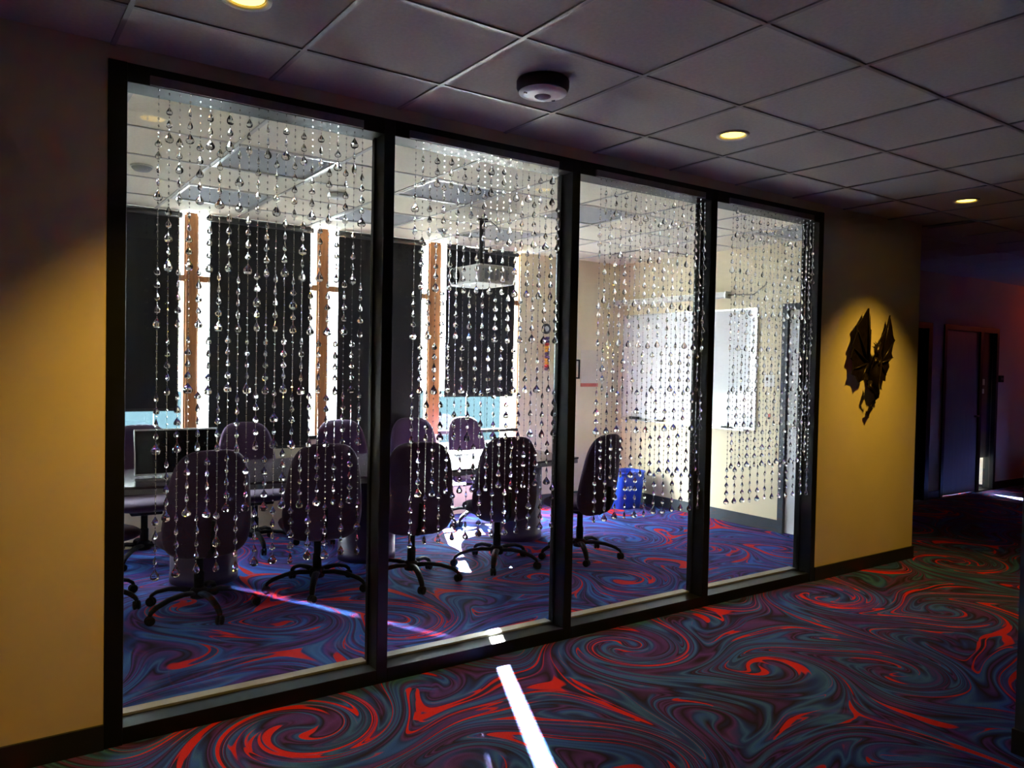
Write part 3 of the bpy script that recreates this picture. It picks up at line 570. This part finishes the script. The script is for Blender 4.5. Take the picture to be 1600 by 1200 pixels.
wing([(293, 135), (250, 225), (195, 305), (205, 350), (188, 420), (165, 480), (178, 510), (155, 598), (178, 625), (182, 700), (168, 748), (212, 765), (235, 822), (285, 795), (305, 700), (298, 590), (310, 500), (335, 420), (325, 330), (310, 210)], (320, 640), 0.022, 'wing')
wing([(503, 180), (485, 270), (465, 340), (420, 430), (410, 520), (425, 640), (440, 740), (450, 800), (488, 808), (492, 750), (525, 670), (502, 645), (552, 580), (540, 540), (548, 470), (560, 410), (545, 370), (530, 290)], (435, 640), 0.016, 'wing')
def P3(zx, zz, y): x, z = dz(zx, zz); return (x, y * 0.62, z)
MB().tube([P3(372, 500, -0.10), P3(385, 555, -0.09), P3(388, 620, -0.075), P3(380, 690, -0.07), P3(368, 760, -0.07), P3(365, 830, -0.065), P3(392, 885, -0.055), P3(420, 920, -0.045), P3(424, 960, -0.04), P3(405, 1005, -0.035), P3(378, 1045, -0.03), P3(358, 1080, -0.03)],
          [0.022, 0.026, 0.036, 0.044, 0.046, 0.046, 0.036, 0.022, 0.017, 0.013, 0.010, 0.007], 12).build('body', 'bronze', t, True)
hd = MB().tube([P3(385, 475, -0.09), P3(372, 498, -0.105), P3(352, 530, -0.125), P3(335, 560, -0.135)], [0.020, 0.030, 0.022, 0.010], 10).build('head', 'bronze', t, True)
for a, b_ in (((365, 480), (332, 450)), ((380, 475), (345, 440)), ((392, 475), (402, 440)), ((360, 500), (318, 485))): MB().tube([P3(*a, -0.10), P3(*b_, -0.105)], [0.008, 0.001], 6).build('horn', 'bronze', hd, True)
for pts in (((385, 640), (350, 600), (328, 640)), ((400, 650), (385, 610), (370, 665)), ((330, 820), (300, 860), (330, 890))):
    lg = MB().tube([P3(*pts[0], -0.08), P3(*pts[1], -0.12), P3(*pts[2], -0.13)], [0.020, 0.014, 0.007], 8).build('claw_leg', 'bronze', t, True)
sp = [dz(*p) for p in ((350, 1040), (385, 1062), (362, 1092), (345, 1138), (323, 1092), (345, 1082))]
nn = len(sp); MB().add([(x, -0.034, z) for x, z in sp] + [(x, -0.024, z) for x, z in sp], [tuple(range(nn)), tuple(range(2 * nn - 1, nn - 1, -1))] + [(i, (i + 1) % nn, nn + (i + 1) % nn, nn + i) for i in range(nn)]).build('tail_tip', 'bronze', t)
B(-0.02, 0.06, -0.03, 0.0, -0.12, -0.06).build('wall_mount', 'bronze', t)
# ------------------------------------------------------------------ far hall bits
t = tag(empty('card_reader', (10.955, YF, 1.44)), 'small black card reader beside the far door', 'reader'); B(-0.055, 0.055, -0.025, 0, 0, 0.09).build('body', 'plastic', t, bevel=0.004); B(-0.03, 0.03, -0.027, -0.024, 0.03, 0.06).build('face', 'dark', t)
t = tag(empty('exit_sign', (12.75, 0.95, 2.42)), 'lit red exit sign at the end of the hallway', 'sign'); B(-0.012, 0.012, -0.16, 0.16, 0, 0.20).build('housing', 'white', t, bevel=0.004); B(-0.005, 0.005, -0.03, 0.03, 0.20, 0.325).build('bracket', 'white', t)
fc = bpy.data.curves.new('exit_text', 'FONT'); fc.body = 'EXIT'; fc.size = 0.16; fc.extrude = 0.002; fc.align_x = 'CENTER'; fc.materials.append(MT['exitred'])
fo = bpy.data.objects.new('letters', fc); C.objects.link(fo); lm = bpy.data.meshes.new_from_object(fo); bpy.data.objects.remove(fo); fo = bpy.data.objects.new('letters', lm); C.objects.link(fo); fo.parent = t; fo.location = (-0.0145, 0, 0.045); fo.rotation_euler = (R(90), 0, R(-90))
l = bpy.data.lights.new('exit_glow', 'POINT'); l.energy = 6; l.color = (1, 0.16, 0.09); l.shadow_soft_size = 0.06
lo = bpy.data.objects.new('exit_glow', l); C.objects.link(lo); lo.parent = t; lo.location = (-0.10, 0, 0.1)
